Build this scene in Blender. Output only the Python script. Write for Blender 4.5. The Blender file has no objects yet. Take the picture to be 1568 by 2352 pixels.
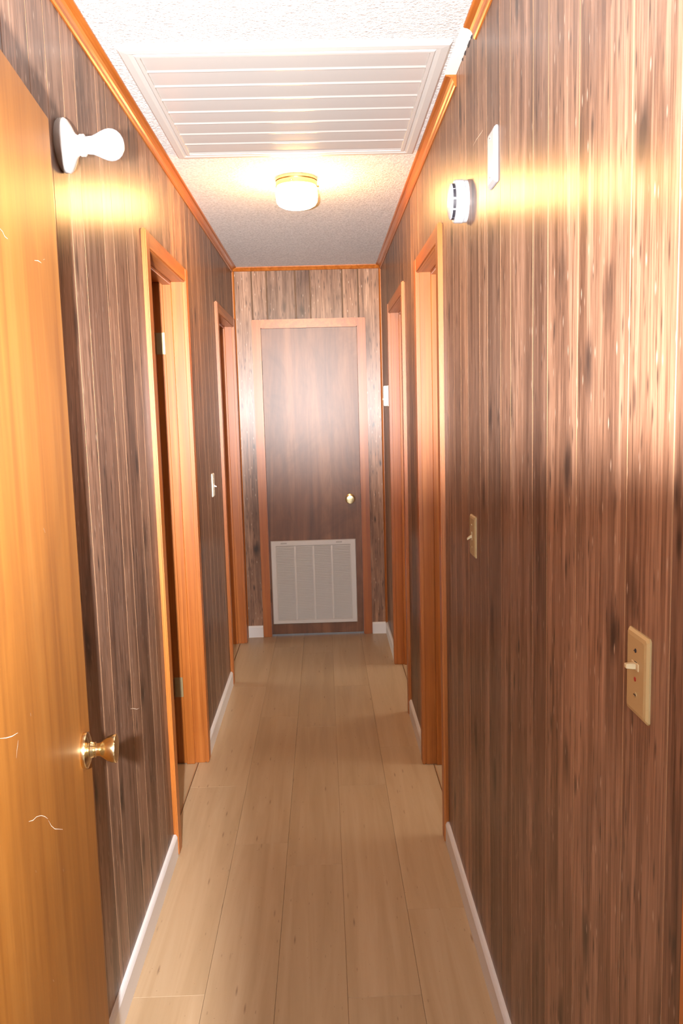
import bpy, bmesh, math, random
from mathutils import Vector, Matrix
random.seed(7)
scn = bpy.context.scene
col = scn.collection

# ------------------------------------------------------------------ camera
PITCH, ROLL, YAW, CAM_Z = 0.1244, -0.0271, 0.0196, 1.523
fw = Vector((math.sin(YAW)*math.cos(PITCH), math.cos(YAW)*math.cos(PITCH), -math.sin(PITCH)))
rt = Vector((math.cos(YAW), -math.sin(YAW), 0)); up = rt.cross(fw)
rt2 = rt*math.cos(ROLL) + up*math.sin(ROLL); up2 = up*math.cos(ROLL) - rt*math.sin(ROLL)
cd = bpy.data.cameras.new('camera'); cam = bpy.data.objects.new('camera', cd); col.objects.link(cam)
cd.sensor_fit = 'VERTICAL'; cd.sensor_height = 22.3; cd.sensor_width = 14.87; cd.lens = 18.0
cd.clip_start = 0.02
m = Matrix((rt2, up2, -fw)).transposed().to_4x4(); m.translation = Vector((0, 0, CAM_Z))
cam.matrix_world = m
scn.camera = cam
scn.view_settings.view_transform = 'Standard'; scn.view_settings.look = 'None'
scn.view_settings.gamma = 1.0; scn.view_settings.use_curve_mapping = False
scn.view_settings.exposure = 0.2

# ------------------------------------------------------------------ world and large lights
w = bpy.data.worlds.new('world'); scn.world = w; w.use_nodes = True
w.node_tree.nodes['Background'].inputs[0].default_value = (0.75, 0.85, 1.0, 1)
w.node_tree.nodes['Background'].inputs[1].default_value = 0.5

# camera flash: a bare speedlight head left of the lens. The lens barrel stands in the lower right of its beam,
# so the beam is weak there (soft edged), as the flash throws it into the hall.
FLASH = 690.0
fl = bpy.data.lights.new('camera_flash', 'POINT'); fo = bpy.data.objects.new('camera_flash', fl); col.objects.link(fo)
fl.energy = FLASH; fl.color = (1.0, 0.96, 0.95); fl.shadow_soft_size = 0.018
fo.location = (-0.126, 0.0, 1.53)
fl.use_nodes = True
_nt = fl.node_tree; _em = _nt.nodes['Emission']
def _math(op, a, b=None, clamp=False):
    n = _nt.nodes.new('ShaderNodeMath'); n.operation = op; n.use_clamp = clamp
    for k, v in ((0, a), (1, b)):
        if v is None: continue
        if isinstance(v, (int, float)): n.inputs[k].default_value = v
        else: _nt.links.new(v, n.inputs[k])
    return n.outputs[0]
def _step(v, lo, hi):
    n = _nt.nodes.new('ShaderNodeMapRange'); n.interpolation_type = 'SMOOTHSTEP'; n.clamp = True
    n.inputs[1].default_value = lo; n.inputs[2].default_value = hi; _nt.links.new(v, n.inputs[0]); return n.outputs[0]
_tc = _nt.nodes.new('ShaderNodeTexCoord'); _sp = _nt.nodes.new('ShaderNodeSeparateXYZ'); _nt.links.new(_tc.outputs['Normal'], _sp.inputs[0])
_y = _math('MAXIMUM', _math('ABSOLUTE', _sp.outputs[1]), .02)
_az = _math('DIVIDE', _sp.outputs[0], _y); _el = _math('DIVIDE', _sp.outputs[2], _y)
_shade = _math('MULTIPLY', _step(_az, -.15, -.03), _math('SUBTRACT', 1.0, _step(_el, -.14, .0)))
_fwd = _step(_sp.outputs[1], .50, .84)
# like any flash head it is strongest along its axis, which points down the hall, a little up and to the left
_da = _math('ADD', _az, .10); _de = _math('ADD', _el, -.08)
_r2 = _math('ADD', _math('MULTIPLY', _da, _da), _math('MULTIPLY', _de, _de))
_up = _math('ADD', .66, _math('MULTIPLY', _math('EXPONENT', _math('MULTIPLY', _r2, -7.5)), 1.5))
_nt.links.new(_math('MULTIPLY', _math('MULTIPLY', _fwd, _up), _math('SUBTRACT', 1.0, _math('MULTIPLY', _shade, .96))), _em.inputs['Strength'])

FILL_BACK, WIN_SIDE, LAMP = 22.0, 7.0, 125.0     # emission of the added back-room fill pane, daylit side windows and ceiling lamp

# ------------------------------------------------------------------ dimensions
A, B, L, C = 0.5565, 0.401, 5.4785, 2.44       # left wall, right wall, far wall, ceiling
WT = 0.12                                       # wall thickness
HT = 2.05                                       # opening height
OPEN_L = [(2.765, 3.470), (4.551, 5.328)]
OPEN_R = [(2.785, 3.372), (4.010, 4.770)]
DOORWAY = 0.90                                  # where the hall begins

# ------------------------------------------------------------------ material helpers
MATS = {}
def nodes(name):
    mt = bpy.data.materials.new(name); mt.use_nodes = True
    nt = mt.node_tree; b = nt.nodes['Principled BSDF']
    MATS[name] = mt
    return mt, nt, b
def N(nt, t, **kw):
    n = nt.nodes.new(t)
    for k, v in kw.items(): setattr(n, k, v)
    return n
def plain(name, c, rough=.5, metal=0., spec=.5, emit=None, es=0., coat=0.):
    mt, nt, b = nodes(name)
    b.inputs['Base Color'].default_value = (*c, 1); b.inputs['Roughness'].default_value = rough
    b.inputs['Metallic'].default_value = metal; b.inputs['Specular IOR Level'].default_value = spec
    b.inputs['Coat Weight'].default_value = coat
    if emit:
        b.inputs['Emission Color'].default_value = (*emit, 1); b.inputs['Emission Strength'].default_value = es
    return mt
def ramp(nt, stops):
    r = N(nt, 'ShaderNodeValToRGB'); e = r.color_ramp.elements
    while len(e) < len(stops): e.new(0.5)
    for x, (p, c) in zip(e, stops): x.position = p; x.color = (*c, 1) if len(c) == 3 else c
    return r
def coords(nt, scale, rnd=True, rot=(0, 0, 0)):
    tc = N(nt, 'ShaderNodeTexCoord'); mp = N(nt, 'ShaderNodeMapping'); mp.inputs['Scale'].default_value = scale
    mp.inputs['Rotation'].default_value = rot
    if rnd:
        oi = N(nt, 'ShaderNodeObjectInfo'); mu = N(nt, 'ShaderNodeVectorMath', operation='SCALE')
        cb = N(nt, 'ShaderNodeCombineXYZ')
        nt.links.new(oi.outputs['Random'], cb.inputs[0]); nt.links.new(oi.outputs['Random'], cb.inputs[1]); nt.links.new(oi.outputs['Random'], cb.inputs[2])
        nt.links.new(cb.outputs[0], mu.inputs[0]); mu.inputs['Scale'].default_value = 37.0
        ad = N(nt, 'ShaderNodeVectorMath', operation='ADD')
        nt.links.new(tc.outputs['Object'], ad.inputs[0]); nt.links.new(mu.outputs[0], ad.inputs[1])
        nt.links.new(ad.outputs[0], mp.inputs['Vector'])
    else:
        nt.links.new(tc.outputs['Object'], mp.inputs['Vector'])
    return mp
def noise(nt, mp, scale=1., detail=4., rough=.6, dist=0.):
    n = N(nt, 'ShaderNodeTexNoise'); n.inputs['Scale'].default_value = scale; n.inputs['Detail'].default_value = detail
    n.inputs['Roughness'].default_value = rough; n.inputs['Distortion'].default_value = dist
    nt.links.new(mp.outputs[0], n.inputs['Vector']); return n
def mix(nt, mode, fac, a, b):
    x = N(nt, 'ShaderNodeMix', data_type='RGBA', blend_type=mode)
    for s, v in ((0, fac), (6, a), (7, b)):
        if isinstance(v, (int, float)): x.inputs[s].default_value = v
        elif isinstance(v, tuple): x.inputs[s].default_value = (*v, 1)
        else: nt.links.new(v, x.inputs[s])
    return x.outputs[2]
def bump(nt, b, h, strength=.2, dist=.002):
    bp = N(nt, 'ShaderNodeBump'); bp.inputs['Strength'].default_value = strength; bp.inputs['Distance'].default_value = dist
    nt.links.new(h, bp.inputs['Height']); nt.links.new(bp.outputs[0], b.inputs['Normal'])

def panel_wood(name, normal, rough=.35):
    # printed rustic board panelling: long grain, oval knots, insect flecks, a tone of its own for each board
    # normal: axis across the wall, along which the print does not vary
    mt, nt, b = nodes(name)
    def sc(h, v): return (.02, h, v) if normal == 'x' else (h, .02, v)
    g = noise(nt, coords(nt, sc(30, 1.3)), 1., 7., .66, .9)
    c = ramp(nt, [(.30, (.105, .053, .031)), (.47, (.255, .148, .096)), (.70, (.42, .275, .195))])
    nt.links.new(g.outputs[0], c.inputs[0])
    g2 = noise(nt, coords(nt, sc(230, 7)), 1., 4., .65)
    c2 = ramp(nt, [(.34, (.42, .37, .34)), (.55, (1.0, 1.0, 1.0)), (.75, (1.22, 1.18, 1.15))]); nt.links.new(g2.outputs[0], c2.inputs[0])
    o = mix(nt, 'MULTIPLY', .85, c.outputs[0], c2.outputs[0])
    # broad stains and darker heart streaks
    g3 = noise(nt, coords(nt, sc(9, 1.6)), 1., 4., .6, .4)
    c3 = ramp(nt, [(.32, (.50, .47, .47)), (.47, (1, 1, 1)), (.75, (1.22, 1.15, 1.08))]); nt.links.new(g3.outputs[0], c3.inputs[0])
    o = mix(nt, 'MULTIPLY', .8, o, c3.outputs[0])
    # knots: oval, with a ring
    warp = noise(nt, coords(nt, sc(14, 8)), 1., 2., .5)
    def knots(h, v, r0, r1, amt, colr):
        nonlocal o
        mp = coords(nt, sc(h, v)); ad = N(nt, 'ShaderNodeVectorMath', operation='MULTIPLY_ADD')
        nt.links.new(warp.outputs['Color'], ad.inputs[0]); ad.inputs[1].default_value = (.25, .25, .25); nt.links.new(mp.outputs[0], ad.inputs[2])
        v_ = N(nt, 'ShaderNodeTexVoronoi'); v_.inputs['Randomness'].default_value = 1.; v_.inputs['Scale'].default_value = 1.
        nt.links.new(ad.outputs[0], v_.inputs['Vector'])
        kr = ramp(nt, [(r0, (amt,)*3), (r1, (0, 0, 0))]); nt.links.new(v_.outputs['Distance'], kr.inputs[0])
        o = mix(nt, 'MIX', kr.outputs[0], o, colr)
    knots(8.0, 3.2, .06, .22, .95, (.035, .021, .016))
    knots(16, 5.0, .04, .15, .9, (.04, .024, .018))
    knots(60, 11, .07, .24, .8, (.045, .026, .018))
    knots(52, 15, .04, .16, .75, (.50, .40, .32))
    # each board's own tone
    oi = N(nt, 'ShaderNodeObjectInfo')
    tone = ramp(nt, [(0, (.55, .54, .55)), (.2, (1.1, 1.06, 1.03)), (.4, (.78, .72, .68)), (.6, (1.25, 1.2, 1.14)), (.8, (.64, .60, .60)), (1, (1.35, 1.22, 1.08))]); nt.links.new(oi.outputs['Random'], tone.inputs[0])
    o = mix(nt, 'MULTIPLY', 1., o, tone.outputs[0])
    nt.links.new(o, b.inputs['Base Color'])
    b.inputs['Roughness'].default_value = rough; b.inputs['Specular IOR Level'].default_value = .5
    b.inputs['Anisotropic'].default_value = .65
    cb = N(nt, 'ShaderNodeCombineXYZ'); cb.inputs[0].default_value = .7; cb.inputs[1].default_value = .7
    nt.links.new(cb.outputs[0], b.inputs['Tangent'])
    bump(nt, b, g2.outputs[0], .10, .0008)
    return mt
def veneer(name, lo, mid, hi, rough=.35, scale=(16, 16, .7), blot=.35, axis='z', aniso=0., fine=.4):
    mt, nt, b = nodes(name)
    s = {'z': scale, 'y': (scale[0], scale[2], scale[1]), 'x': (scale[2], scale[0], scale[1])}[axis]
    g = noise(nt, coords(nt, s), 1., 5., .6, .8)
    c = ramp(nt, [(.3, lo), (.5, mid), (.72, hi)]); nt.links.new(g.outputs[0], c.inputs[0])
    s2 = tuple(x*6 for x in s)
    g2 = noise(nt, coords(nt, s2), 1., 3., .6)
    c2 = ramp(nt, [(.3, (.75, .72, .68)), (.62, (1.06, 1.06, 1.06))]); nt.links.new(g2.outputs[0], c2.inputs[0])
    o = mix(nt, 'MULTIPLY', fine, c.outputs[0], c2.outputs[0])
    g3 = noise(nt, coords(nt, (4, 4, 2.2)), 1., 4., .65, 1.2)
    c3 = ramp(nt, [(.35, (.72, .66, .62)), (.55, (1, 1, 1)), (.75, (1.15, 1.1, 1.05))]); nt.links.new(g3.outputs[0], c3.inputs[0])
    o = mix(nt, 'MULTIPLY', blot, o, c3.outputs[0])
    nt.links.new(o, b.inputs['Base Color']); b.inputs['Roughness'].default_value = rough
    if aniso:
        b.inputs['Anisotropic'].default_value = aniso
        cb = N(nt, 'ShaderNodeCombineXYZ'); cb.inputs[0].default_value = .7; cb.inputs[1].default_value = .7
        nt.links.new(cb.outputs[0], b.inputs['Tangent'])
    return mt
def floor_wood():
    mt, nt, b = nodes('laminate')
    g = noise(nt, coords(nt, (22, 1.2, 22)), 1., 5., .6, .6)
    c = ramp(nt, [(.3, (.39, .275, .16)), (.5, (.435, .312, .188)), (.72, (.48, .355, .225))]); nt.links.new(g.outputs[0], c.inputs[0])
    o = c.outputs[0]
    # long dark mineral streaks and pin knots
    def marks(sx, sy, r0, r1, amt, colr):
        nonlocal o
        v = N(nt, 'ShaderNodeTexVoronoi'); nt.links.new(coords(nt, (sx, sy, .02)).outputs[0], v.inputs['Vector'])
        k = ramp(nt, [(r0, (amt,)*3), (r1, (0, 0, 0))]); nt.links.new(v.outputs['Distance'], k.inputs[0])
        o = mix(nt, 'MIX', k.outputs[0], o, colr)
    marks(5.5, .8, .02, .10, .7, (.15, .085, .05))
    marks(9, 1.9, .02, .09, .55, (.17, .10, .06))
    marks(10, 6, .02, .06, .8, (.13, .075, .045))
    oi = N(nt, 'ShaderNodeObjectInfo')
    tone = ramp(nt, [(0, (.93, .92, .91)), (1, (1.06, 1.05, 1.04))]); nt.links.new(oi.outputs['Random'], tone.inputs[0])
    o = mix(nt, 'MULTIPLY', 1., o, tone.outputs[0])
    nt.links.new(o, b.inputs['Base Color']); b.inputs['Roughness'].default_value = .36
    return mt
def ceiling_mat():
    mt, nt, b = nodes('stippled_ceiling')
    b.inputs['Base Color'].default_value = (.80, .79, .77, 1); b.inputs['Roughness'].default_value = .9
    n = noise(nt, coords(nt, (1, 1, 1), False), 110., 3., .7)
    bump(nt, b, n.outputs[0], .9, .006)
    c = ramp(nt, [(.35, (.56, .555, .55)), (.6, (.82, .815, .81))]); nt.links.new(n.outputs[0], c.inputs[0]); nt.links.new(c.outputs[0], b.inputs['Base Color'])
    return mt

panel_wood('panelling_side', 'x'); panel_wood('panelling_end', 'y')
plain('groove_dark', (.11, .055, .022), .5)
plain('groove', (.30, .165, .09), .4)
veneer('casing_wood', (.30, .080, .010), (.41, .120, .017), (.51, .17, .032), .34, (40, 40, .8), .25)
veneer('casing_wood_head', (.30, .080, .010), (.41, .120, .017), (.51, .17, .032), .34, (40, 40, .8), .25, 'y')
veneer('golden_door', (.25, .085, .008), (.32, .118, .013), (.38, .155, .024), .45, (14, 14, .6), .4, aniso=.5)
veneer('red_door', (.12, .044, .017), (.19, .076, .03), (.28, .125, .055), .40, (12, 12, .9), .9)
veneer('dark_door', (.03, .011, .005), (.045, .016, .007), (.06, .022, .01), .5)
floor_wood(); ceiling_mat()
plain('white_paint', (.78, .77, .77), .35)
plain('vent_enamel', (.42, .40, .38), .22)
plain('vent_frame_enamel', (.56, .555, .535), .4)
plain('grille_enamel', (.70, .69, .68), .4)
plain('grille_louver', (.46, .45, .44), .5)
plain('white_plastic', (.48, .49, .52), .35)
plain('porcelain', (.52, .50, .47), .2, coat=.4)
plain('bulb_white', (.58, .58, .62), .35)
plain('ivory_plastic', (.42, .30, .14), .4)
plain('ivory_light', (.50, .39, .22), .4)
plain('cream_plastic', (.74, .70, .60), .4)
plain('brass', (.74, .60, .34), .2, 1.)
plain('brass_worn', (.62, .50, .27), .35, .8)
plain('dark_metal', (.045, .035, .025), .5, .5)
plain('black_slot', (.02, .018, .025), .6)
plain('red_dot', (.35, .03, .02), .4)
plain('opal_glass', (.9, .85, .75), .3, emit=(1.0, .52, .17), es=LAMP)
plain('scratch', (.82, .72, .58), .8)
plain('plaster', (.72, .70, .66), .9)
plain('plaster_patch', (.88, .86, .80), .95)
plain('drywall_room', (.66, .63, .58), .9)
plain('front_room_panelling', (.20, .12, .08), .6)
plain('back_fill', (0, 0, 0), 1., emit=(.86, .93, 1.0), es=FILL_BACK)
plain('daylight_side', (0, 0, 0), 1., emit=(1.0, .92, .80), es=WIN_SIDE)
plain('threshold_strip', (.36, .20, .10), .4)

# ------------------------------------------------------------------ mesh helpers
class MB:
    def __init__(s): s.bm = bmesh.new()
    def box(s, x0, x1, y0, y1, z0, z1, bev=0., mi=0, seg=1):
        r = bmesh.ops.create_cube(s.bm, size=1.)
        vs = r['verts']
        for v in vs: v.co = Vector((x0 + (v.co.x+.5)*(x1-x0), y0 + (v.co.y+.5)*(y1-y0), z0 + (v.co.z+.5)*(z1-z0)))
        fs = set(f for v in vs for f in v.link_faces)
        for f in fs: f.material_index = mi
        if bev > 0:
            es = set(e for v in vs for e in v.link_edges)
            bmesh.ops.bevel(s.bm, geom=list(es), offset=bev, segments=seg, affect='EDGES', clamp_overlap=True)
        return s
    def loft(s, rings, closed=True, caps=True, mi=0):
        vr = [[s.bm.verts.new(p) for p in r] for r in rings]
        n = len(rings[0])
        for a, b in zip(vr[:-1], vr[1:]):
            for i in range(n if closed else n-1):
                f = s.bm.faces.new((a[i], a[(i+1) % n], b[(i+1) % n], b[i])); f.material_index = mi
        if caps:
            s.bm.faces.new(list(reversed(vr[0]))).material_index = mi; s.bm.faces.new(vr[-1]).material_index = mi
        return s
    def lathe(s, o, axis, prof, n=28, caps=True, mi=0):
        # prof: (distance along axis, radius)
        o = Vector(o); ax = Vector(axis).normalized(); u = ax.orthogonal().normalized(); v = ax.cross(u)
        rings = [[o + ax*d + (u*math.cos(2*math.pi*i/n) + v*math.sin(2*math.pi*i/n))*max(r, 1e-4) for i in range(n)] for d, r in prof]
        return s.loft(rings, True, caps, mi)
    def extrude_profile(s, prof, axis, a0, a1):
        # prof: list of (u, v) pairs; axis 'y': (x,z) along y, axis 'x': (y,z) along x, axis 'z': (x,y)
        f = {'y': lambda p, t: Vector((p[0], t, p[1])), 'x': lambda p, t: Vector((t, p[0], p[1])), 'z': lambda p, t: Vector((p[0], p[1], t))}[axis]
        return s.loft([[f(p, a0) for p in prof], [f(p, a1) for p in prof]])
    def build(s, name, mats, parent=None, smooth=False, mw=None):
        bmesh.ops.recalc_face_normals(s.bm, faces=s.bm.faces)
        me = bpy.data.meshes.new(name); s.bm.to_mesh(me); s.bm.free()
        for mm in (mats if isinstance(mats, (list, tuple)) else [mats]): me.materials.append(MATS[mm])
        if smooth:
            for p in me.polygons: p.use_smooth = True
            try: me.set_sharp_from_angle(angle=math.radians(40))
            except Exception: pass
        o = bpy.data.objects.new(name, me); col.objects.link(o)
        if parent: o.parent = parent
        if mw is not None: o.matrix_local = mw
        return o
def box(name, mat, parent, *d, bev=0., seg=1): return MB().box(*d, bev=bev, seg=seg).build(name, mat, parent)
def empty(name, loc=(0, 0, 0), rot=(0, 0, 0)):
    o = bpy.data.objects.new(name, None); col.objects.link(o); o.location = loc; o.rotation_euler = rot; o.empty_display_size = .05
    return o
def tag(o, label, cat, group=None, kind=None):
    o['label'] = label; o['category'] = cat
    if group: o['group'] = group
    if kind: o['kind'] = kind
    return o
S = 'structure'

# ------------------------------------------------------------------ floor
FLY0 = -3.0
fo_ = tag(MB().box(-A-.035, B+.035, DOORWAY-.1, L+.10, -.05, -.008).build('floor', 'threshold_strip'), 'pale maple laminate floor of the hallway laid in long planks', 'floor', kind=S)
xs = [-A-.03, -.543+.0, -.355, -.167, .021, .214, B+.03]
xs = [-A-.03, -.355, -.167, .021, .214, B+.03]
for i, (x0, x1) in enumerate(zip(xs[:-1], xs[1:])):
    off = [2.012, 1.55, 2.62, 1.98, 2.35][i]
    ys = [y for y in [off + 1.22*k for k in range(-2, 4)] if DOORWAY-.09 < y < L+.05]
    ys = [DOORWAY-.1] + ys + [L+.08]
    for y0, y1 in zip(ys[:-1], ys[1:]):
        MB().box(x0+.0003, x1-.0003, y0+.0002, y1-.0002, -.008, 0, bev=.0005).build('plank', 'laminate', fo_)

# ------------------------------------------------------------------ walls with openings (backing) and boards
def wall_backing(name, label, x0, x1, opens):
    mb = MB(); y = DOORWAY-.12
    for o0, o1 in opens:
        mb.box(x0, x1, y, o0-.02, -.01, C+.05); mb.box(x0, x1, o0-.02, o1+.02, HT+.02, C+.05); y = o1+.02
    mb.box(x0, x1, y, L+.10, -.01, C+.05)
    return tag(mb.build(name, 'groove'), label, 'wall', kind=S)
PT = .005
wr = wall_backing('wall_right', 'right hallway wall of dark rustic brown board panelling', B+PT, B+WT, OPEN_R)
wl = wall_backing('wall_left', 'left hallway wall of brown board panelling behind the open door', -A-WT, -A-PT, OPEN_L)
def board(parent, side, y0, y1, z0, z1):
    # one board with chamfered long edges; the chamfers show the lighter groove colour
    g, ch = (.0008, .0036) if side == 'E' else (.0004, .0014)
    if side == 'R': P = lambda y, d: (B + d, y)
    elif side == 'L': P = lambda y, d: (-A - d, y)
    else: P = lambda y, d: (y, L + d)
    mb = MB(); bm = mb.bm
    pr = [(y0+g, PT), (y0+g, ch*.9), (y0+g+ch, 0), (y1-g-ch, 0), (y1-g, ch*.9), (y1-g, PT)]
    lo = [bm.verts.new((*P(*q), z0)) for q in pr]; hi = [bm.verts.new((*P(*q), z1)) for q in pr]
    for i in range(5):
        f = bm.faces.new((lo[i], lo[i+1], hi[i+1], hi[i])); f.material_index = 0 if i == 2 else 1
    f = bm.faces.new((lo[5], lo[0], hi[0], hi[5])); f.material_index = 1
    bm.faces.new(lo); bm.faces.new(list(reversed(hi)))
    return mb.build('board', ['panelling_end', 'groove_dark'] if side == 'E' else ['panelling_side', 'groove'], parent)
def boards(parent, side, cuts, opens, ztop=C):
    cuts = sorted(set(cuts + [e for o in opens for e in (o[0]-.02, o[1]+.02)]))
    for y0, y1 in zip(cuts[:-1], cuts[1:]):
        if y1 - y0 < .012: continue
        inside = any(o[0]-.021 <= y0 and y1 <= o[1]+.021 for o in opens)
        board(parent, side, y0, y1, (HT+.02) if inside else 0.0, ztop)
CR = [DOORWAY-.12, .939, 1.085, 1.305, 1.478, 1.581, 1.766, 1.864, 2.012, 2.114, 2.286, 2.40, 2.517, 2.63, 2.90, 3.05, 3.20, 3.56, 3.66, 3.82, 4.16, 4.26, 4.45, 4.58, 4.89, 5.03, 5.20, 5.32, L]
CL = [DOORWAY-.12, 1.03, 1.17, 1.36, 1.593, 1.735, 1.845, 1.959, 2.057, 2.246, 2.348, 2.503, 2.60, 2.86, 2.96, 3.12, 3.25, 3.36, 3.62, 3.73, 3.91, 4.02, 4.16, 4.32, 4.44, 4.72, 4.83, 5.0, 5.13, L]
boards(wr, 'R', CR, OPEN_R); boards(wl, 'L', CL, OPEN_L)
DX0, DX1 = -.385, .239                           # far door opening
we = MB(); we.box(-A, DX0-.02, L+PT, L+WT, -.01, C+.05).box(DX0-.02, DX1+.02, L+PT, L+WT, HT+.02, C+.05).box(DX1+.02, B, L+PT, L+WT, -.01, C+.05)
we = tag(we.build('wall_far', 'groove'), 'far hallway end wall of grey-brown boards around the narrow door', 'wall', kind=S)
boards(we, 'E', [-A, -.337, -.152, -.057, .15, B], [(-.412, .232)])

# ------------------------------------------------------------------ ceiling
ce = tag(box('ceiling', 'stippled_ceiling', None, -A-.001, B+.001, DOORWAY-.1, L+.001, C, C+.06), 'white stippled hallway ceiling', 'ceiling', kind=S)
# bare strip where a length of crown moulding is missing, with cracks along the wall
MB().box(B-.034, B-.001, 2.135, 2.43, C-.0015, C+.002).build('bare_strip', 'plaster_patch', ce)
for y0, y1, t in ((2.14, 2.165, .004), (2.185, 2.20, .003), (2.215, 2.245, .005), (2.275, 2.295, .0035), (2.32, 2.33, .003)):
    mb = MB(); pts = []
    n = 5
    for i in range(n):
        y = y0 + (y1-y0)*i/(n-1); h = t*(.35 + .65*math.sin(math.pi*(i+.4)/(n-.2)))*random.uniform(.8, 1.2)
        h *= 1.8; pts.append([Vector((B-.0022, y, C-.0012)), Vector((B-.0012, y, C-.0015-h)), Vector((B+.0004, y, C-.0015-h)), Vector((B+.0004, y, C-.0012))])
    mb.loft(pts); mb.build('crack', 'black_slot', ce)

# ------------------------------------------------------------------ crown moulding, corner beads, baseboards
def crown_prof(sx, x, dx=.031, dz=.033):
    # cove with two fillets, from the wall (x) towards the hall
    pr = [(0, 0), (dx, 0), (dx, .004)]
    for i in range(6):
        t = i/5*math.pi/2
        pr.append((dx-.003-(dx-.010)*math.sin(t), .006+(dz-.012)*(1-math.cos(t))))
    pr += [(.007, dz-.004), (.004, dz), (0, dz)]
    return [(x + sx*u, C - v) for u, v in pr]
def crown(name, label, sx, x, y0, y1):
    return tag(MB().extrude_profile(crown_prof(sx, x), 'y', y0, y1).build(name, 'casing_wood_head', smooth=False), label, 'moulding', kind=S)
crown('trim_1', 'orange stained crown moulding along the top of the left wall', 1, -A, DOORWAY, L-.022)
crown('trim_2', 'short near length of orange crown moulding on the right wall', -1, B, DOORWAY, 2.135)
crown('trim_3', 'far length of orange crown moulding on the right wall beside the shutter', -1, B, 2.43, L-.022)
tag(MB().extrude_profile([(L-u, C-v) for u, v in [(0, 0), (.02, 0), (.02, .006), (.012, .016), (.006, .024), (0, .026)]], 'x', -A+.001, B-.001).build('trim_4', 'casing_wood_head'), 'thin orange crown moulding above the far door', 'moulding', kind=S)
def bead(name, label, sx, x):
    pr = [(x, L)] + [(x + sx*.014*math.cos(t), L - .014*math.sin(t)) for t in [i/5*math.pi/2 for i in range(6)]]
    tag(MB().extrude_profile(pr, 'z', 0.001, C-.027).build(name, 'casing_wood', smooth=False), label, 'moulding', kind=S)
bead('trim_5', 'orange corner bead where the left wall meets the far wall', 1, -A)
bead('trim_6', 'orange corner bead where the right wall meets the far wall', -1, B)
def base_prof(sx, x, h=.079, t=.013): return [(x, 0.0), (x+sx*t, 0.0), (x+sx*t, h-.010), (x+sx*(t-.003), h-.004), (x+sx*(t-.006), h), (x, h)]
def baseboard(name, label, sx, x, y0, y1): tag(MB().extrude_profile(base_prof(sx, x), 'y', y0, y1).build(name, 'white_paint'), label, 'baseboard', kind=S)
baseboard('baseboard_left', 'white baseboard under the left wall behind the open golden door', 1, -A, DOORWAY+.02, OPEN_L[0][0]-.057)
baseboard('baseboard_left.001', 'white baseboard on the left between the two doorways', 1, -A, OPEN_L[0][1]+.057, OPEN_L[1][0]-.057)
baseboard('baseboard_right', 'long white baseboard under the two ivory switches on the right', -1, B, DOORWAY+.05, OPEN_R[0][0]-.057)
baseboard('baseboard_right.001', 'short white baseboard between the two right doorways', -1, B, OPEN_R[0][1]+.057, OPEN_R[1][0]-.057)
baseboard('baseboard_right.002', 'white baseboard in the far right corner past the doorways', -1, B, OPEN_R[1][1]+.057, L-.014)
for nm, lb, x0, x1 in (('baseboard_far', 'small white baseboard left of the far door', -A+.013, DX0-.058), ('baseboard_far.001', 'small white baseboard on the knob side of the far door', DX1+.058, B-.013)):
    tag(MB().extrude_profile([(L-(abs(u)), v) for u, v in base_prof(1, 0)], 'x', x0, x1).build(nm, 'white_paint'), lb, 'baseboard', kind=S)

# ------------------------------------------------------------------ side doorways: casing, jambs, stops
def doorway(name, label, side, o0, o1):
    t = tag(empty(name), label, 'door frame', kind=S)
    x, sx = (B, -1) if side == 'R' else (-A, 1)          # sx points into the hall
    cw, ct = .057, .016
    X = lambda a, b: (min(x+sx*a, x+sx*b), max(x+sx*a, x+sx*b))
    ztop = HT + cw
    for y0, y1 in ((o0-cw, o0), (o1, o1+cw)):
        MB().box(*X(0, ct), y0, y1, 0.0, ztop-.0005, bev=.004, seg=2).build('casing', 'casing_wood', t)
    MB().box(*X(0, ct-.0015), o0+.0002, o1-.0002, HT, ztop, bev=.004, seg=2).build('head_casing', 'casing_wood_head', t)
    jo = .004                                            # reveal
    for y0, y1 in ((o0-.019, o0-jo), (o1+jo, o1+.019)):
        MB().box(*X(-WT, 0), y0, y1, 0.0, HT+jo, bev=.001).build('jamb', 'casing_wood', t)
    MB().box(*X(-WT, 0), o0-jo, o1+jo, HT+jo, HT+.019, bev=.001).build('head_jamb', 'casing_wood_head', t)
    s0, s1 = -.044, -.080
    MB().box(*X(s0, s1), o0-jo, o0+.009, 0.0, HT+jo, bev=.002).build('stop', 'casing_wood', t)
    MB().box(*X(s0, s1), o1-.009, o1+jo, 0.0, HT+jo, bev=.002).build('stop', 'casing_wood', t)
    MB().box(*X(s0, s1), o0+.009, o1-.009, HT-.009, HT+jo, bev=.002).build('head_stop', 'casing_wood_head', t)
    # room side casing
    for y0, y1 in ((o0-cw, o0), (o1, o1+cw)):
        MB().box(*X(-WT-ct, -WT), y0, y1, 0.0, ztop, bev=.003).build('back_casing', 'casing_wood', t)
    MB().box(*X(-WT-ct, -WT), o0, o1, HT, ztop, bev=.003).build('back_casing', 'casing_wood_head', t)
    # threshold strip in the opening
    MB().box(*X(-.036, -.032), o0-jo, o1+jo, -.006, .0012).build('threshold', 'threshold_strip', t)
    return t
doorway('trim_7', 'orange door frame on the left just past the open golden door, with brass hinges', 'L', *OPEN_L[0])
doorway('trim_8', 'orange door frame in the far left corner beside the end wall', 'L', *OPEN_L[1])
doorway('trim_9', 'orange door frame on the right just past the smoke alarm', 'R', *OPEN_R[0])
doorway('trim_10', 'orange door frame on the right beside the thermostat', 'R', *OPEN_R[1])
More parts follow.
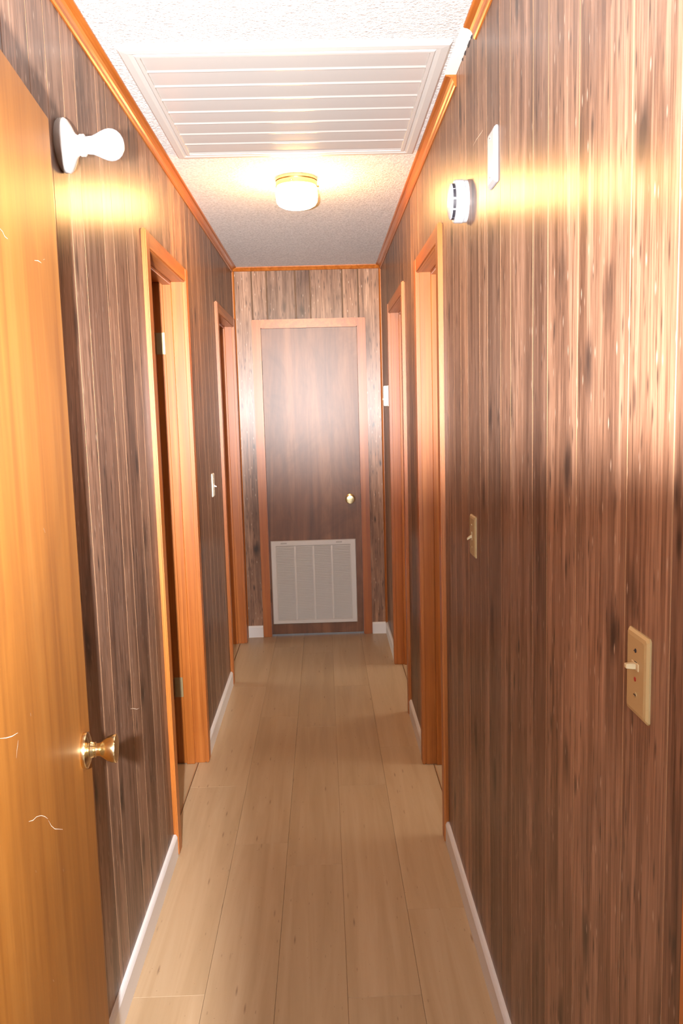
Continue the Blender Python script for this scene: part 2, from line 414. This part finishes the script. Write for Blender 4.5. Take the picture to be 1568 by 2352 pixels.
# far door frame
t = tag(empty('trim_11'), 'light brown casing around the narrow far door', 'door frame', kind=S)
for x0, x1 in ((DX0-.057, DX0), (DX1, DX1+.057)):
    MB().box(x0, x1, L-.016, L, 0.0, HT+.0565, bev=.004, seg=2).build('casing', 'far_casing' if 'far_casing' in MATS else 'casing_wood', t)
    xa = x0+.038 if x0 < 0 else x1-.057-.004+.004
MB().box(DX0+.0002, DX1-.0002, L-.0145, L, HT, HT+.057, bev=.004, seg=2).build('head_casing', 'casing_wood_head', t)
for x0, x1 in ((DX0-.019, DX0-.004), (DX1+.004, DX1+.019)):
    MB().box(x0, x1, L, L+WT, 0.0, HT+.004, bev=.001).build('jamb', 'casing_wood', t)
MB().box(DX0-.004, DX1+.004, L, L+WT, HT+.004, HT+.019, bev=.001).build('head_jamb', 'casing_wood_head', t)

# ------------------------------------------------------------------ door knob
KNOB = [(0, .033), (.004, .034), (.008, .033), (.011, .026), (.014, .0155), (.019, .0135), (.022, .0145), (.0235, .0125), (.030, .0125), (.036, .0165), (.044, .0225), (.052, .0255), (.058, .0268), (.060, .0262), (.061, .020), (.0605, .002)]
def knob(parent, o, axis, name='knob', k=1.):
    rose = MB().lathe(o, axis, [(a, b*k) for a, b in KNOB[:5]], 36).build('knob_rose', 'brass', parent, True)
    return MB().lathe(o, axis, [(a*1.0, b*k) for a, b in KNOB[4:]], 36).build(name, 'brass', parent, True)

# far door with return air grille
d = tag(empty('door_1', (0, L, 0)), 'narrow reddish brown far door with a white return air grille', 'door', kind=S)
FY = .006
def fb(name, mat, x0, x1, y0, y1, z0, z1, parent=d, bev=0., seg=1): return MB().box(x0, x1, y0, y1, z0, z1, bev=bev, seg=seg).build(name, mat, parent)
fb('slab', 'red_door', DX0+.0, DX1-.0, FY, FY+.035, .012, HT+.001, bev=.0015)
knob(d, (.168, FY, .925), (0, -1, 0))
for z in (1.80, .28): fb('hinge', 'dark_metal', DX0-.004, DX0+.003, FY-.008, FY+.002, z-.045, z+.045)
fb('strike', 'dark_metal', DX1-.002, DX1+.004, FY-.003, FY+.004, .90, .955)
# grille (part) and its pieces
gx0, gx1, gz0, gz1 = -.373, .197, .085, .654
gf = MB(); fw_ = .038
def rect(ins, y, bot=1.): return [Vector((gx0+ins, y, gz0+ins*bot)), Vector((gx1-ins, y, gz0+ins*bot)), Vector((gx1-ins, y, gz1-ins)), Vector((gx0+ins, y, gz1-ins))]
gf.loft([rect(0, FY), rect(0, -.003), rect(.004, -.008), rect(fw_-.006, -.008, .75), rect(fw_, -.003, .7), rect(fw_, FY-.001, .7)], True, False)
gf = gf.build('grille_frame', 'grille_enamel', d)
ix0, ix1 = gx0+fw_, gx1-fw_; iz0, iz1 = gz0+fw_*.7, gz1-fw_
wv = (ix1-ix0)/4
for k in (1, 2, 3): MB().box(ix0+wv*k-.006, ix0+wv*k+.006, -.006, FY-.001, iz0, iz1, bev=.001).build('divider', 'grille_enamel', gf)
MB().box(ix0, ix1, FY-.0012, FY-.0004, iz0, iz1).build('backing', 'grille_louver', gf)
for k in range(4):
    lb = MB(); n = 46
    for i in range(n):
        z = iz0 + (i+.5)*(iz1-iz0)/n; xa = ix0+wv*k+(.006 if k else 0); xb = ix0+wv*(k+1)-(.006 if k < 3 else 0)
        vs = [(xa, -.004, z-.0042), (xb, -.004, z-.0042), (xb, FY-.002, z+.0042), (xa, FY-.002, z+.0042)]
        lb.bm.faces.new([lb.bm.verts.new(v) for v in vs])
    o = lb.build('louver_bank', 'grille_enamel', gf); o['kind'] = 'stuff'
for x in (-.285, .085): MB().box(x-.02, x+.02, -.0105, -.0075, gz1-.020, gz1-.012, bev=.001).build('latch_tab', 'grille_louver', gf)

# ------------------------------------------------------------------ open golden door beside the camera
DW = .76
E0 = Vector((-.468, 1.545, 0)); ang = math.radians(5.0)
hinge_pos = E0 + Vector((math.sin(ang), -math.cos(ang), 0))*DW
od = tag(empty('door_2', hinge_pos, (0, 0, ang)), 'golden brown flush door standing open against the left wall', 'door', kind=S)
# local frame: x into the hall (front face at x=0), y along the door towards its free edge
MB().box(-.035, 0, 0, DW, .010, 2.045, bev=.0012).build('slab', 'golden_door', od)
kz, ky = .905, DW-.063
knob(od, (0, ky, kz), (1, 0, 0), k=1.0)
for z in (1.80, 1.02, .25): MB().box(-.034, -.002, -.004, 0, z-.045, z+.045).build('hinge', 'brass_worn', od)
MB().box(-.029, -.006, DW-.0005, DW+.0015, kz-.029, kz+.029, bev=.0005).build('latch_plate', 'brass', od)
def scratch(parent, pts, wdt=.0014, frame=None):
    mb = MB(); vs = []
    for i, p in enumerate(pts):
        p = Vector(p); a = Vector(pts[max(i-1, 0)]); b = Vector(pts[min(i+1, len(pts)-1)]); d_ = (b-a).normalized()
        n = Vector((0, -d_.z, d_.y)); ww = wdt*(.35 if i in (0, len(pts)-1) else random.uniform(.7, 1.2))
        vs.append([p + n*ww*.5, p - n*ww*.5])
    mb.loft(vs, closed=False, caps=False); return mb.build('scratch', 'scratch', parent)
# camera pixel -> point on the open door's face, worked out once at build time in the door's own frame
def on_plane(u, v, p0, nrm):
    f = 18.0/22.3*2352
    dr = fw*f + rt2*(u-784) - up2*(v-1176); o = Vector((0, 0, CAM_Z))
    tt = (p0-o).dot(nrm)/dr.dot(nrm); return o + dr*tt
dn = Vector((math.cos(ang), math.sin(ang), 0)); dinv = Matrix.Translation(hinge_pos) @ Matrix.Rotation(ang, 4, 'Z'); dinv = dinv.inverted()
for pts in (((0, 525), (6, 532), (11, 543), (18, 549)), ((79, 598), (88, 599), (95, 604)), ((99, 597), (103, 595)),
            ((0, 1696), (14, 1695), (28, 1691), (41, 1683)), ((42, 1700), (41, 1710), (39, 1722), (38, 1741)),
            ((66, 1887), (76, 1884), (84, 1876), (95, 1873), (104, 1876), (110, 1881)), ((111, 1884), (118, 1897), (126, 1904), (144, 1905)),
            ((70, 1638), (71, 1645)), ((145, 1996), (146, 2002)), ((82, 1999), (83, 2004)), ((100, 1213), (104, 1224)), ((122, 2250), (124, 2255))):
    scratch(od, [dinv @ on_plane(u, v, hinge_pos + dn*.0004, dn) for u, v in pts], .0012)

# ------------------------------------------------------------------ bedroom doors standing open into the side rooms
def leaf(name, label, x, y, mat, frame):
    t = tag(empty(name, (x, y, 0)), label, 'door', kind=S)
    MB().box(-.72, 0, -.035, 0, .012, HT-.008, bev=.0015).build('slab', mat, t)
    for z in (1.808, .345): 
        MB().box(.006, .060, .0212, .0232, z-.044, z+.044, bev=.0005).build('hinge_leaf', 'brass_worn', t)
        MB().lathe((.002, -.004, z-.044), (0, 0, 1), [(0, .006), (.088, .006)], 12).build('hinge_pin', 'dark_metal', t, True)
    return t
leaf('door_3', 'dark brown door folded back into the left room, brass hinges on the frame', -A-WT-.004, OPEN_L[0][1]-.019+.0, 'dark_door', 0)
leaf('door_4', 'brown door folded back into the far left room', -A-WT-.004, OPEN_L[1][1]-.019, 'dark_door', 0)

# ------------------------------------------------------------------ doorway where the photographer stands
MB_ = MB().box(B-.011, B, DOORWAY-.12, DOORWAY-.033, 0, 2.08, bev=.003)
tag(MB_.build('trim_12', 'casing_wood'), 'orange door jamb at the near end of the right wall', 'door frame', kind=S)
nd = tag(empty('trim_13'), 'doorway header and hinge jamb above the open golden door', 'door frame', kind=S)
MB().box(-A+.0, -.403, DOORWAY-.12, DOORWAY-.005, 0, 2.08, bev=.002).build('hinge_jamb', 'casing_wood', nd)
MB().box(-A, B, DOORWAY-.12, DOORWAY-.005, 2.08, C).build('header', 'plaster', nd)

# ------------------------------------------------------------------ whole-house fan shutter in the ceiling
vs_ = tag(empty('ceiling_shutter', (0, 0, C)), 'white slatted fan shutter set in the ceiling before the lamp', 'vent')
vx0, vx1, vy0, vy1, fwv = -.492, .356, 2.210, 3.125, .050
def frame_piece(name, pts_out, pts_in):
    # mitred strip with a stepped profile
    prof = [(0, 0), (0, -.006), (.12, -.011), (.50, -.012), (.72, -.0085), (.80, -.012), (1.0, -.012), (1.0, 0)]
    rings = []
    for po, pi in zip(pts_out, pts_in):
        po = Vector((*po, 0)); pi = Vector((*pi, 0))
        rings.append([po.lerp(pi, t) + Vector((0, 0, z)) for t, z in prof])
    MB().loft(rings).build(name, 'vent_frame_enamel', vs_)
O = [(vx0, vy0), (vx1, vy0), (vx1, vy1), (vx0, vy1)]; I = [(vx0+fwv, vy0+fwv), (vx1-fwv, vy0+fwv), (vx1-fwv, vy1-fwv), (vx0+fwv, vy1-fwv)]
for k in range(4): frame_piece('frame_side', (O[k], O[(k+1) % 4]), (I[k], I[(k+1) % 4]))
ny = 8; sy0, sy1 = vy0+fwv, vy1-fwv; sw = (sy1-sy0)/ny
for k in range(ny):
    y0 = sy0 + sw*k; y1 = y0 + sw
    # blade: shallow slope with a rolled lip at its far edge
    pr = [(y0+.0005, -.004), (y0+.006, -.0052), (y1-.014, -.0066), (y1-.010, -.0072), (y1-.007, -.0098), (y1-.003, -.0102), (y1-.0002, -.0085), (y1-.0002, -.004), (y0+.0005, -.002)]
    MB().extrude_profile(pr, 'x', vx0+fwv, vx1-fwv).build('slat', 'vent_enamel', vs_, True)
MB().box(vx0+fwv, vx1-fwv, sy0, sy1, -.0008, .002).build('backing', 'black_slot', vs_)

# ------------------------------------------------------------------ ceiling lamp
cl = tag(empty('ceiling_lamp', (-.077, 3.44, C)), 'lit opal glass ceiling lamp with a brass collar', 'lamp')
MB().lathe((0, 0, 0), (0, 0, -1), [(0, .080), (.003, .083), (.012, .083), (.0145, .0805), (.017, .083), (.034, .083), (.036, .080), (.036, .070)], 48).build('collar', 'brass', cl, True)
MB().lathe((0, 0, -.030), (0, 0, -1), [(0, .070), (.004, .0775), (.010, .082), (.045, .0835), (.062, .081), (.074, .073), (.082, .058), (.086, .035), (.087, .002)], 48).build('shade', 'opal_glass', cl, True)
for a in (0.3, 2.4, 4.5): MB().lathe((.083*math.cos(a), .083*math.sin(a), -.026), (math.cos(a), math.sin(a), 0), [(0, .003), (.006, .003), (.007, .0045), (.010, .0045), (.011, .001)], 10).build('screw', 'brass', cl, True)

# ------------------------------------------------------------------ wall lampholder with bare bulb
lh = tag(empty('wall_lampholder', (-A, 1.915, 2.112)), 'white porcelain lampholder with a bare bulb on the left wall', 'lamp')
MB().lathe((0, 0, 0), (1, 0, 0), [(0, .054), (.004, .0565), (.014, .057), (.019, .053), (.026, .040), (.031, .029), (.034, .0245)], 40).build('base', 'porcelain', lh, True)
MB().lathe((.030, 0, 0), (1, 0, 0), [(0, .024), (.006, .0235), (.008, .0215), (.012, .0215), (.0135, .0235), (.022, .0235), (.024, .021), (.024, .012)], 32).build('socket', 'porcelain', lh, True)
MB().lathe((.050, 0, 0), (1, 0, 0), [(0, .0150), (.003, .0175), (.010, .0185), (.020, .0195), (.030, .0235), (.040, .0285), (.050, .0322), (.058, .0335), (.066, .0325), (.074, .0290), (.081, .0225), (.086, .0130), (.088, .002)], 40).build('bulb', 'bulb_white', lh, True)
for s in (-1, 1): MB().lathe((.014, 0, s*.046), (1, 0, s*.5), [(0, .004), (.006, .004), (.007, .001)], 12).build('screw', 'dark_metal', lh, True)

# ------------------------------------------------------------------ smoke alarm on the right wall
sa = tag(empty('smoke_alarm', (B, 2.290, 2.064)), 'round white smoke alarm high on the right wall past the blank plate', 'smoke alarm')
MB().lathe((0, 0, 0), (-1, 0, 0), [(0, .054), (.008, .054), (.010, .051)], 44).build('mounting_ring', 'white_plastic', sa, True)
MB().lathe((-.009, 0, 0), (-1, 0, 0), [(0, .052), (.002, .0555), (.022, .0550), (.025, .0525), (.0255, .040)], 44).build('body', 'white_plastic', sa, True)
MB().lathe((-.0335, 0, 0), (-1, 0, 0), [(0, .0425), (.0082, .0425)], 44).build('sensor_ring', 'white_plastic', sa, True)
MB().lathe((-.0405, 0, 0), (-1, 0, 0), [(0, .042), (.0008, .0465), (.003, .0455), (.006, .036), (.008, .020), (.0085, .002)], 44).build('cover', 'white_plastic', sa, True)
for k in range(10):
    a0 = k*math.pi/5 + .10; a1 = a0 + math.pi/5 - .14
    rings = []
    for i in range(6):
        a = a0 + (a1-a0)*i/5; cy, cz = math.cos(a), math.sin(a)
        rings.append([Vector((x, r*cy, r*cz)) for x, r in ((-.0343, .0462), (-.0406, .0455), (-.0406, .0420), (-.0343, .0420))])
    MB().loft(rings).build('vent_slot', 'black_slot', sa)
MB().lathe((-.0475, 0, -.006), (-1, 0, 0), [(0, .009), (.003, .009), (.0035, .001)], 20).build('test_button', 'white_plastic', sa, True)

# ------------------------------------------------------------------ wall plates
def plate(name, label, cat, side, y, z, wy, hz, mat, th=.0065):
    x, sx = (B, -1) if side == 'R' else (-A, 1)
    t = tag(empty(name, (x, y, z)), label, cat)
    # bevelled plate, local +x into the hall is sx
    mb = MB(); rings = []
    for dx, ins in ((0, 0), (th*.35, 0), (th*.8, .003), (th, .008)):
        a, b = wy/2-ins, hz/2-ins; c = .003
        rings.append([Vector((sx*dx, p, q)) for p, q in ((-a+c, -b), (a-c, -b), (a, -b+c), (a, b-c), (a-c, b), (-a+c, b), (-a, b-c), (-a, -b+c))])
    mb.loft(rings); mb.build('plate', mat, t)
    return t, sx
def screw(t, sx, y, z, mat, th=.0065, r=.0032):
    MB().lathe((sx*(th-.0005), y, z), (sx, 0, 0), [(0, r), (.0012, r), (.0016, r*.6)], 14).build('screw', mat, t, True)
    MB().box(*sorted((sx*(th+.0012), sx*(th+.0018))), y-r*.9, y+r*.9, z-.0005, z+.0005).build('screw_slot', 'black_slot', t)
def toggle(t, sx, y, z, mat, dz=-.006, th=.0065, horiz=False):
    mb = MB(); hy, hz = (.005, .0115) if not horiz else (.0115, .005)
    mb.box(*sorted((sx*(th-.0008), sx*(th+.0012))), y-hy, y+hy, z-hz, z+hz, bev=.0006)
    mb.build('toggle_collar', mat, t)
    rings = []
    for k, (dx, s, off) in enumerate(((0, .0042, 0), (.006, .0038, .45), (.012, .0034, 1.0), (.013, .0022, 1.04))):
        oz, oy = (dz*off, 0) if not horiz else (0, dz*off)
        rings.append([Vector((sx*(th+dx), y+oy+p*s, z+oz+q*s*.95)) for p, q in ((-1, -.8), (-.8, -1), (.8, -1), (1, -.8), (1, .8), (.8, 1), (-.8, 1), (-1, .8))])
    MB().loft(rings).build('toggle', mat, t)
# near combination switch with pilot hole
t, sx = plate('wall_switch', 'ivory combination switch plate with a toggle, pilot dot and screws, near the hall entrance', 'switch', 'R', 1.027, 1.171, .071, .112, 'ivory_plastic')
screw(t, sx, .000, .032, 'black_slot', r=.0028); screw(t, sx, -.002, -.026, 'brass_worn', r=.0034)
toggle(t, sx, .0, .012, 'ivory_light', .002, horiz=True)
for q in (-.0035, .0, .0035): MB().box(*sorted((sx*.0066, sx*.0072)), -.005, .003, .014+q-.0004, .014+q+.0004).build('legend_mark', 'dark_metal', t)
MB().lathe((sx*.006, 0, -.006), (sx, 0, 0), [(0, .0030), (.0012, .0030), (.0013, .001)], 14).build('pilot_hole', 'red_dot', t, True)
t, sx = plate('wall_switch', 'single ivory toggle switch on the right wall just before the first doorway', 'switch', 'R', 2.208, 1.171, .076, .112, 'ivory_plastic')
toggle(t, sx, 0, 0, 'ivory_light', -.008); screw(t, sx, 0, .030, 'ivory_light'); screw(t, sx, 0, -.030, 'ivory_light')
t, sx = plate('wall_switch', 'ivory toggle switch on the left wall beside the far left doorway', 'switch', 'L', 4.115, 1.163, .072, .116, 'cream_plastic')
toggle(t, sx, 0, -.004, 'white_plastic', -.004); screw(t, sx, 0, .030, 'cream_plastic'); screw(t, sx, 0, -.030, 'cream_plastic')
t, sx = plate('blank_plate', 'thick white blank cover plate with two screws, high beside the smoke alarm', 'cover plate', 'R', 1.925, 2.070, .078, .120, 'white_plastic', .009)
screw(t, sx, 0, .042, 'white_plastic', .009, .004); screw(t, sx, 0, -.042, 'white_plastic', .009, .004)
# thermostat
t = tag(empty('thermostat', (B, 5.06, 1.592)), 'small cream thermostat box between the right doorway and the corner', 'thermostat')
MB().box(-.004, 0, -.045, .045, -.063, .063, bev=.001).build('mounting_plate', 'cream_plastic', t)
MB().box(-.030, -.004, -.042, .042, -.060, .060, bev=.003, seg=2).build('cover', 'cream_plastic', t)
MB().box(-.0315, -.029, -.020, .020, .012, .024, bev=.0005).build('dial_window', 'grille_louver', t)
MB().box(-.034, -.030, -.006, .006, -.026, -.014, bev=.001).build('lever', 'cream_plastic', t)

# scratches in the panelling of the right wall and the left wall
def wall_scratch(parent, side, px, wdt=.0016):
    x = B-.0004 if side == 'R' else -A+.0004
    scratch(parent, [on_plane(u, v, Vector((x, 0, 0)), Vector((1, 0, 0))) for u, v in px], wdt)
wall_scratch(wr, 'R', ((1109, 298), (1104, 306), (1094, 320), (1086, 335)))
wall_scratch(wr, 'R', ((1104, 800), (1103, 835), (1107, 880), (1115, 930)), .0008)
wall_scratch(wl, 'L', ((299, 1628), (306, 1627), (314, 1629), (320, 1626)), .0016)

# ------------------------------------------------------------------ side rooms and the room behind the camera
def room(tag_name, x0, x1, y0, y1, win, wmat, openface, pmat='drywall_room'):
    # plain painted shell with one window on the outer wall; openface = side shared with the hall, left out
    t = .05
    mb = MB()
    if openface != 'xmax': mb.box(x1, x1+t, y0-t, y1+t, 0, C)
    if openface != 'xmin': mb.box(x0-t, x0, y0-t, y1+t, 0, C)
    mb.box(x0, x1, y0-t, y0, 0, C)
    if openface != 'ymax': mb.box(x0, x1, y1, y1+t, 0, C)
    tag(mb.build('wall_'+tag_name, pmat), 'painted walls of the '+tag_name.replace('_', ' '), 'wall', kind=S)
    fx0 = x0 - (WT-.034 if openface == 'xmin' else 0); fx1 = x1 + (WT-.034 if openface == 'xmax' else 0); fy1 = y1 + (.02 if openface == 'ymax' else 0)
    tag(box('floor', 'laminate', None, fx0, fx1, y0, fy1, -.05, -.0005), 'laminate floor of the '+tag_name.replace('_', ' '), 'floor', kind=S)
    tag(box('ceiling', 'stippled_ceiling', None, x0, x1, y0, y1, C, C+.06), 'ceiling of the '+tag_name.replace('_', ' '), 'ceiling', kind=S)
    if win:
        side, c, wd, z0, z1 = win
        wn = tag(empty('window_'+str(len([o for o in bpy.data.objects if o.name.startswith('window_')])+1)), 'unseen glowing window of the '+tag_name.replace('_', ' '), 'window', kind=S)
        f = .05
        def wb(name, mat, a0, a1, b0, b1, d0, d1):
            if side == 'xmin': MB().box(x0+d0, x0+d1, a0, a1, b0, b1).build(name, mat, wn)
            elif side == 'xmax': MB().box(x1-d1, x1-d0, a0, a1, b0, b1).build(name, mat, wn)
            else: MB().box(a0, a1, y0+d0, y0+d1, b0, b1).build(name, mat, wn)
        wb('frame_side', 'white_paint', c-wd/2-f, c-wd/2, z0-f, z1+f, .0, .03); wb('frame_side', 'white_paint', c+wd/2, c+wd/2+f, z0-f, z1+f, .0, .03)
        wb('frame_head', 'white_paint', c-wd/2, c+wd/2, z1, z1+f, .0, .03); wb('frame_sill', 'white_paint', c-wd/2, c+wd/2, z0-f, z0, .0, .05)
        wb('meeting_rail', 'white_paint', c-wd/2, c+wd/2, (z0+z1)/2-.02, (z0+z1)/2+.02, .012, .03)
        wb('pane', wmat, c-wd/2, c+wd/2, z0, z1, .004, .008)
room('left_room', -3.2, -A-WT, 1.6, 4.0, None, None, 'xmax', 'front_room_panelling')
room('far_left_room', -3.2, -A-WT, 4.1, 7.0, ('xmin', 5.2, 1.2, .9, 2.1), 'daylight_side', 'xmax')
room('right_room', B+WT, 3.0, 1.6, 3.66, ('xmax', 2.9, 1.1, .9, 2.1), 'daylight_side', 'xmin')
room('far_right_room', B+WT, 3.0, 3.76, 7.0, ('xmax', 4.9, 1.2, .9, 2.1), 'daylight_side', 'xmin')
room('front_room', -2.2, 2.2, -3.0, DOORWAY-.12, ('ymin', -.08, 1.1, .95, 2.15), 'back_fill', 'ymax', 'front_room_panelling')  # window pane here is added as fill light for the hall's far end
# partition wall of the front room on both sides of the doorway
pw = MB().box(-2.2, -A-WT, DOORWAY-.12, DOORWAY, 0, C).box(B+WT, 2.2, DOORWAY-.12, DOORWAY, 0, C)
tag(pw.build('wall_front_partition', 'front_room_panelling'), 'painted wall beside the doorway at the near end of the hall', 'wall', kind=S)
